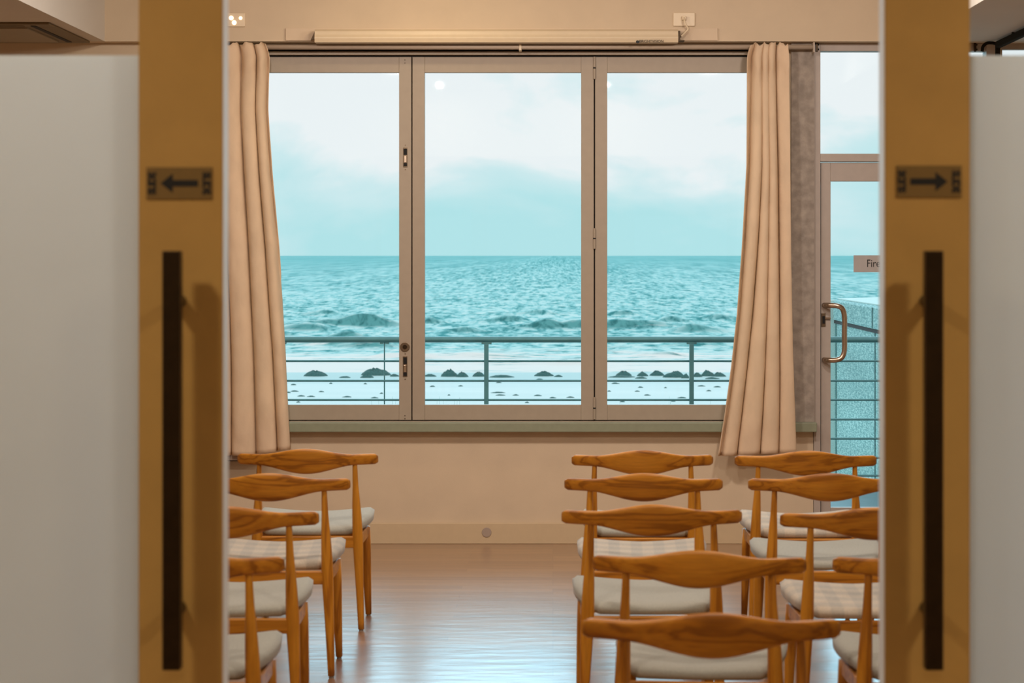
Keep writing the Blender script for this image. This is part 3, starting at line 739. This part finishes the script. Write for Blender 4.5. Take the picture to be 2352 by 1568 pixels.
x = X(883, BD)
obj('tie_rod', tube(bmesh.new(), [(x, .0, 0), (x, 0, bz(785))], .0045, 8), 'rail_metal', br)
obj('bracket', boxes((x-.03, x-.006, -.008, .008, bz(789.5), bz(785)), (x+.006, x+.03, -.008, .008, bz(789.5), bz(785))), 'rail_metal', br)

# granite boundary wall running towards the beach
gw = empty('granite_wall', (2.5, 18, -3)); tag(gw, 'speckled grey-green granite wall with a sloping coping, outside the fire door', 'wall')
def W3(x, y, z): return (x-2.5, y-18, z+3)
gx = 2.49
def prism_y(y0, y1, prof):
    bm = bmesh.new(); a = [bm.verts.new(W3(px_, y0, pz)) for px_, pz in prof]; b = [bm.verts.new(W3(px_, y1, pz)) for px_, pz in prof]
    k = len(prof)
    for i in range(k): bm.faces.new((a[i], a[(i+1) % k], b[(i+1) % k], b[i]))
    bm.faces.new(a[::-1]); bm.faces.new(b); return bm
obj('body', prism_y(15.3, 20, [(gx, -3), (gx, .955), (gx+.6, .955), (gx+.6, -3)]), 'granite', gw)
obj('coping', prism_y(15.3, 19.95, [(gx-.0, .985), (gx-.02, .985), (gx-.02, 1.15), (gx+.02, 1.165), (gx+.62, 1.185), (gx+.62, .985)]), 'granite', gw, bevel=.006)
obj('coping_top', prism_y(15.3, 19.95, [(gx+.02, 1.166), (gx+.02, 1.174), (gx+.62, 1.194), (gx+.62, 1.186)]), 'granite_top', gw)
obj('ledge', prism_y(15.3, 19.97, [(gx-.01, .955), (gx-.01, .985), (gx+.6, .985), (gx+.6, .955)]), 'black', gw)
bm = bmesh.new()
for yy, jx, jz0, jz1 in ((17.5, 0, 0, 3.95), (19.9, 0, 0, 3.95), (17.5, -.02, 3.99, 4.15)):
    vs_ = boxes((gx+jx-.003-2.5, gx+jx-2.5, yy-18-.03, yy-18+.03, jz0, jz1)); me = bpy.data.meshes.new('t'); vs_.to_mesh(me); bm.from_mesh(me); vs_.free(); bpy.data.meshes.remove(me)
obj('joint', bm, 'weed', gw)
obj('end_face', boxes((gx-.06-2.5, gx+.5-2.5, 2.0, 2.12, 0, 4.16)), 'granite_top', gw, bevel=.01)

# beach
BZ = -2.95
bm = bmesh.new(); rows = []
ys = [14.5, 25, 45, 60, 70, 78, 82, 86, 90, 95, 110]
def bzs(y): return BZ - max(0, y-85.5)*.018
for y in ys: rows.append([bm.verts.new((x, y, bzs(y))) for x in (-120, -40, 0, 40, 120)])
for a, b in zip(rows, rows[1:]):
    for i in range(4): bm.faces.new((a[i], a[i+1], b[i+1], b[i]))
struct('beach', bm, 'sand', 'pale flat sand beach below the balcony', 'beach')
# sea
SZ = -3.0
waves = [  # px centre, crest image row, half width px, height m, thickness m
 (770, 752, 150, .42, 2.2), (700, 757, 90, .30, 2.0), (855, 751, 60, .30, 1.6), (800, 790, 110, .50, 1.9), (860, 797, 70, .28, 1.4), (850, 738, 35, .25, 2.0),
 (1275, 756, 110, .45, 2.2), (1160, 741, 60, .38, 2.4), (1480, 756, 130, .45, 2.2), (1590, 760, 80, .3, 2.0), (1060, 762, 60, .2, 1.6), (990, 742, 30, .3, 2),
 (1520, 819, 75, .16, 1.0), (1160, 835, 70, .12, .9), (1600, 792, 70, .3, 1.6), (1300, 838, 60, .12, .8), (1430, 724, 40, .3, 2.4), (1540, 738, 40, .3, 2.4),
 (930, 820, 130, .14, .9), (1100, 822, 120, .14, .9), (740, 724, 60, .3, 2.6), (1240, 722, 60, .3, 2.6), (1650, 735, 50, .35, 2.4), (660, 770, 40, .2, 1.4),
]
WV = [(X(px, 4.55*F/(py-CY)), 4.55*F/(py-CY), hw*(4.55/(py-CY)), h, th) for px, py, hw, h, th in waves]
def seaz(x, y):
    z = 0
    if y < 260:
        for wx, wy, ww, wh, wt in WV:
            dx = (x-wx)/ww
            if abs(dx) < 2.2:
                cy = wy + .9*math.sin(x*.35+wx) + .5*dx*dx
                dy = (y-cy)/wt
                if abs(dy) < 4:
                    f = math.exp(-dy*dy*(1.6 if dy < 0 else .5))
                    z += 1.35*wh*math.exp(-dx*dx*1.3)*f*(1+.35*noise.noise(Vector((x*.9, y*.3, 2))))
        fade = min(1, max(0, (y-90)/20))
        z += fade*(.07*noise.noise(Vector((x*.25, y*.5, 0))) + .05*noise.noise(Vector((x*.8, y*1.3, 5))))
    return z
bm = bmesh.new(); ys = []; y = 86.0
while y < 260: ys.append(y); y *= 1.0035
ys += [280, 320, 400, 600, 1000, 2000, 5000, 12000, 30000, 70000]
rows = []; NX = 340
for y in ys: rows.append([bm.verts.new(((i/NX-.5)*y*.72, y, SZ + (seaz((i/NX-.5)*y*.72, y) if y < 260 else 0))) for i in range(NX+1)])
for a, b in zip(rows, rows[1:]):
    for i in range(NX): bm.faces.new((a[i], a[i+1], b[i+1], b[i]))
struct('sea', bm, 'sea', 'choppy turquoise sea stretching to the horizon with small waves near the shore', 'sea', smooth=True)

# seaweed heaps
def heap(px, py, w, h, seed, name, label, cat, group):
    D = (EYE-BZ)*F/(py-CY); k = D/F
    hw, hh = w*k/2, h*k
    o_ = bmesh.new(); NR, NA = 8, 30
    c = o_.verts.new((0, 0, hh)); prev = None
    for r in range(1, NR+1):
        rr = r/NR; ring = []
        for a in range(NA):
            an = 2*math.pi*a/NA; ca, sa = math.cos(an), math.sin(an)
            nz = noise.noise(Vector((ca*1.6+seed*7, sa*1.6, rr*1.5)))
            rad = rr*(1+.28*noise.noise(Vector((ca*1.5+seed*3, sa*1.5, 3))))
            z = hh*max(0, (1-rr**2.0))*(1+.45*nz) + hh*.12*noise.noise(Vector((ca*rr*6+seed, sa*rr*6, 9)))
            if r == NR: z = -.02
            ring.append(o_.verts.new((ca*rad*hw, sa*rad*hw*.55, z)))
        if prev is None:
            for a in range(NA): o_.faces.new((c, ring[a], ring[(a+1) % NA]))
        else:
            for a in range(NA): o_.faces.new((prev[a], ring[a], ring[(a+1) % NA], prev[(a+1) % NA]))
        prev = ring
    o = obj(name, o_, 'weed', smooth=False)
    o.location = (X(px, D), D, BZ)
    tag(o, label, cat, group)
    return o
HG = 'seaweed heaps along the waterline'
heaps = [
 (725, 863, 60, 11, 'lone seaweed heap on the beach at the left of the left window'),
 (862, 861, 74, 15, 'broad dark seaweed heap on the beach, biggest in the left window'),
 (843, 867, 34, 6, 'small seaweed lump in front of the biggest heap in the left window'),
 (792, 867, 30, 3, 'thin flat seaweed strip between the two heaps in the left window'),
 (906, 864, 24, 5, 'low seaweed lump at the right edge of the left window'),
 (988, 864, 34, 5, 'low seaweed lump at the left edge of the middle window'),
 (1032, 864, 44, 14, 'tallest rounded seaweed heap in the middle window'),
 (1062, 865, 34, 10, 'rounded seaweed heap touching the tallest heap in the middle window'),
 (1099, 864, 34, 9, 'seaweed heap just left of the railing post in the middle window'),
 (1152, 866, 62, 5, 'long flat seaweed strip right of the railing post in the middle window'),
 (1248, 863, 44, 10, 'seaweed heap at the right of the middle window'),
 (1283, 865, 20, 4, 'tiny seaweed lump beside the rightmost heap of the middle window'),
 (1432, 862, 36, 9, 'seaweed heap nearest the left edge of the right window'),
 (1428, 866, 62, 4, 'flat seaweed strip under the first heap of the right window'),
 (1476, 863, 26, 9, 'narrow rounded seaweed heap, second from left in the right window'),
 (1508, 862, 32, 10, 'rounded seaweed heap, third from left in the right window'),
 (1549, 866, 48, 13, 'wide seaweed heap left of the railing post in the right window'),
 (1575, 868, 20, 9, 'seaweed heap right against the railing post in the right window'),
 (1602, 865, 24, 9, 'small seaweed heap just right of the railing post in the right window'),
 (1625, 863, 34, 11, 'seaweed heap left of the last one beside the right curtain'),
 (1652, 864, 34, 8, 'last seaweed heap, beside the right curtain edge'),
 (1472, 869, 30, 4, 'small seaweed scrap in front of the narrow heap in the right window'),
 (1636, 870, 36, 4, 'flat seaweed strip in front of the heaps beside the right curtain'),
]
for i, (px, py, w, h, lab) in enumerate(heaps): heap(px, py, w, h, i+1, 'seaweed_heap', lab, 'seaweed', HG)
scraps = [(674, 884, 14), (760, 881, 9), (839, 882, 9), (677, 899, 22), (738, 900, 15), (691, 910, 20), (715, 911, 22), (797, 912, 26), (860, 914, 20), (876, 904, 9), (685, 924, 10), (663, 902, 12),
 (993, 888, 14), (1143, 902, 36), (1150, 908, 24), (1184, 908, 16), (1236, 909, 20), (1270, 914, 18), (1146, 879, 16), (1031, 908, 8), (1058, 887, 14), (1210, 925, 12), (1240, 872, 20),
 (1413, 881, 22), (1464, 899, 14), (1471, 890, 14), (1529, 891, 8), (1486, 908, 18), (1628, 898, 12), (1611, 887, 18), (1648, 889, 18), (1566, 914, 24), (1310, 913, 22), (1399, 899, 10), (1430, 923, 14), (1546, 922, 12)]
for i, (px, py, w) in enumerate(scraps):
    heap(px, py, w, 2.6, i+50, 'seaweed_scrap', 'small dark seaweed scrap lying flat on the open pale sand', 'seaweed', 'seaweed scraps on the sand')
# a few grass stems poking up below the railing
bm = bmesh.new()
for px, py, h in ((1006, 932, 22), (1014, 930, 10), (1046, 932, 12), (1052, 932, 20), (1040, 930, 12), (850, 932, 14), (866, 932, 12), (898, 932, 22), (1533, 932, 22), (1536, 930, 10), (1420, 930, 8), (1628, 930, 9), (1000, 934, 14), (905, 932, 12), (910, 934, 9)):
    D = 26; x = X(px, D); z1 = Z(py-h, D)
    tube(bm, [(x-.03, D, BZ), (x-.01, D, (BZ+z1)/2), (x+.02, D, z1)], [.004, .003, .001], 5)
o = obj('grass', bm, 'grass'); tag(o, 'thin sparse grass stems rising from the sand below the railing', 'grass', kind='stuff')

# ------------------------------------------------------------ sky
w = bpy.data.worlds.new('overcast_sky'); scn.world = w; w.use_nodes = True; nt = w.node_tree
bg = nt.nodes['Background']
tc = N(nt, 'ShaderNodeTexCoord'); sx = N(nt, 'ShaderNodeSeparateXYZ'); nt.links.new(tc.outputs['Generated'], sx.inputs[0])
mp = N(nt, 'ShaderNodeMapping'); mp.inputs['Scale'].default_value = (9, 9, 22); mp.inputs['Location'].default_value = (3.1, .4, .8); nt.links.new(tc.outputs['Generated'], mp.inputs['Vector'])
n = N(nt, 'ShaderNodeTexNoise'); n.inputs['Scale'].default_value = 1.1; n.inputs['Detail'].default_value = 7; n.inputs['Roughness'].default_value = .52; n.inputs['Distortion'].default_value = .25
nt.links.new(mp.outputs[0], n.inputs['Vector'])
el = N(nt, 'ShaderNodeMapRange'); el.inputs['From Min'].default_value = 0; el.inputs['From Max'].default_value = .075; el.inputs['To Min'].default_value = -.20; el.inputs['To Max'].default_value = .19
nt.links.new(sx.outputs[2], el.inputs['Value'])
ad = N(nt, 'ShaderNodeMath', operation='ADD'); nt.links.new(n.outputs['Fac'], ad.inputs[0]); nt.links.new(el.outputs[0], ad.inputs[1])
r = ramp(nt, [(.30, lin((184, 231, 235))), (.50, lin((212, 238, 241))), (.62, lin((244, 247, 248)))]); nt.links.new(ad.outputs[0], r.inputs[0])
nt.links.new(r.outputs[0], bg.inputs[0]); bg.inputs[1].default_value = 1.0

# ------------------------------------------------------------ lights
def area(name, loc, size, power, colr, rot=(0, 0, 0), spread=None):
    l = bpy.data.lights.new(name, 'AREA'); l.shape = 'DISK'; l.size = size; l.energy = power; l.color = colr
    if spread: l.spread = spread
    o = bpy.data.objects.new(name, l); col.objects.link(o); o.location = loc; o.rotation_euler = rot
    return o
WARM = (1, .88, .80)
for x, y, e, t in ((-1.3, 9.6, 25, 36), (0, 9.4, 18, 36), (1.3, 9.6, 26, 36), (-1.2, 7.2, 29, 14), (1.2, 7.2, 29, 14)):
    area('unseen_ceiling_lamp', (x, y, 2.98), .2, e, WARM, rot=(math.radians(t), 0, 0))  # unseen lamps added for warm room light, tilted to brighten the window wall
for x in (-.99, .47): area('unseen_ceiling_lamp', (x, 4.7, 3.04), .035, 18, WARM)
area('wall_downlight', (-.65, 11.2, 3.03), .1, 4, (1, .80, .50), rot=(math.radians(20), 0, 0))
FW = (1, .84, .62)
area('foyer_lamp', (-1.6, 2.5, 2.9), .3, 26, FW); area('foyer_lamp', (1.75, 2.5, 2.9), .3, 26, FW)
area('foyer_lamp', (0, -1.5, 2.9), .8, 34, FW)
# added soft blue sun lamp, strengthens the sky's daylight and floor sheen
sl = bpy.data.lights.new('daylight_boost_sun', 'SUN'); sl.energy = 1.55; sl.angle = math.radians(44); sl.color = (.32, .78, 1)
so_ = bpy.data.objects.new('daylight_boost_sun', sl); col.objects.link(so_); so_.rotation_euler = (math.radians(-(90-17)), 0, math.radians(6))

# ------------------------------------------------------------ camera
cam = bpy.data.cameras.new('camera'); co = bpy.data.objects.new('camera', cam); col.objects.link(co); scn.camera = co
co.location = (0, 0, EYE); co.rotation_euler = (math.pi/2, 0, 0)
cam.sensor_width = 36; cam.lens = F/2352*36
cam.shift_x = -(CX-1176)/2352; cam.shift_y = -(784-CY)/2352
cam.clip_start = .05; cam.clip_end = 200000
cam.dof.use_dof = True; cam.dof.focus_distance = 17; cam.dof.aperture_fstop = 79.6/1000/.0108
scn.view_settings.view_transform = 'Standard'; scn.view_settings.look = 'None'; scn.view_settings.exposure = 0; scn.view_settings.gamma = 1
scn.cycles.max_bounces = 10; scn.cycles.transparent_max_bounces = 16
scn.cycles.sample_clamp_indirect = 6
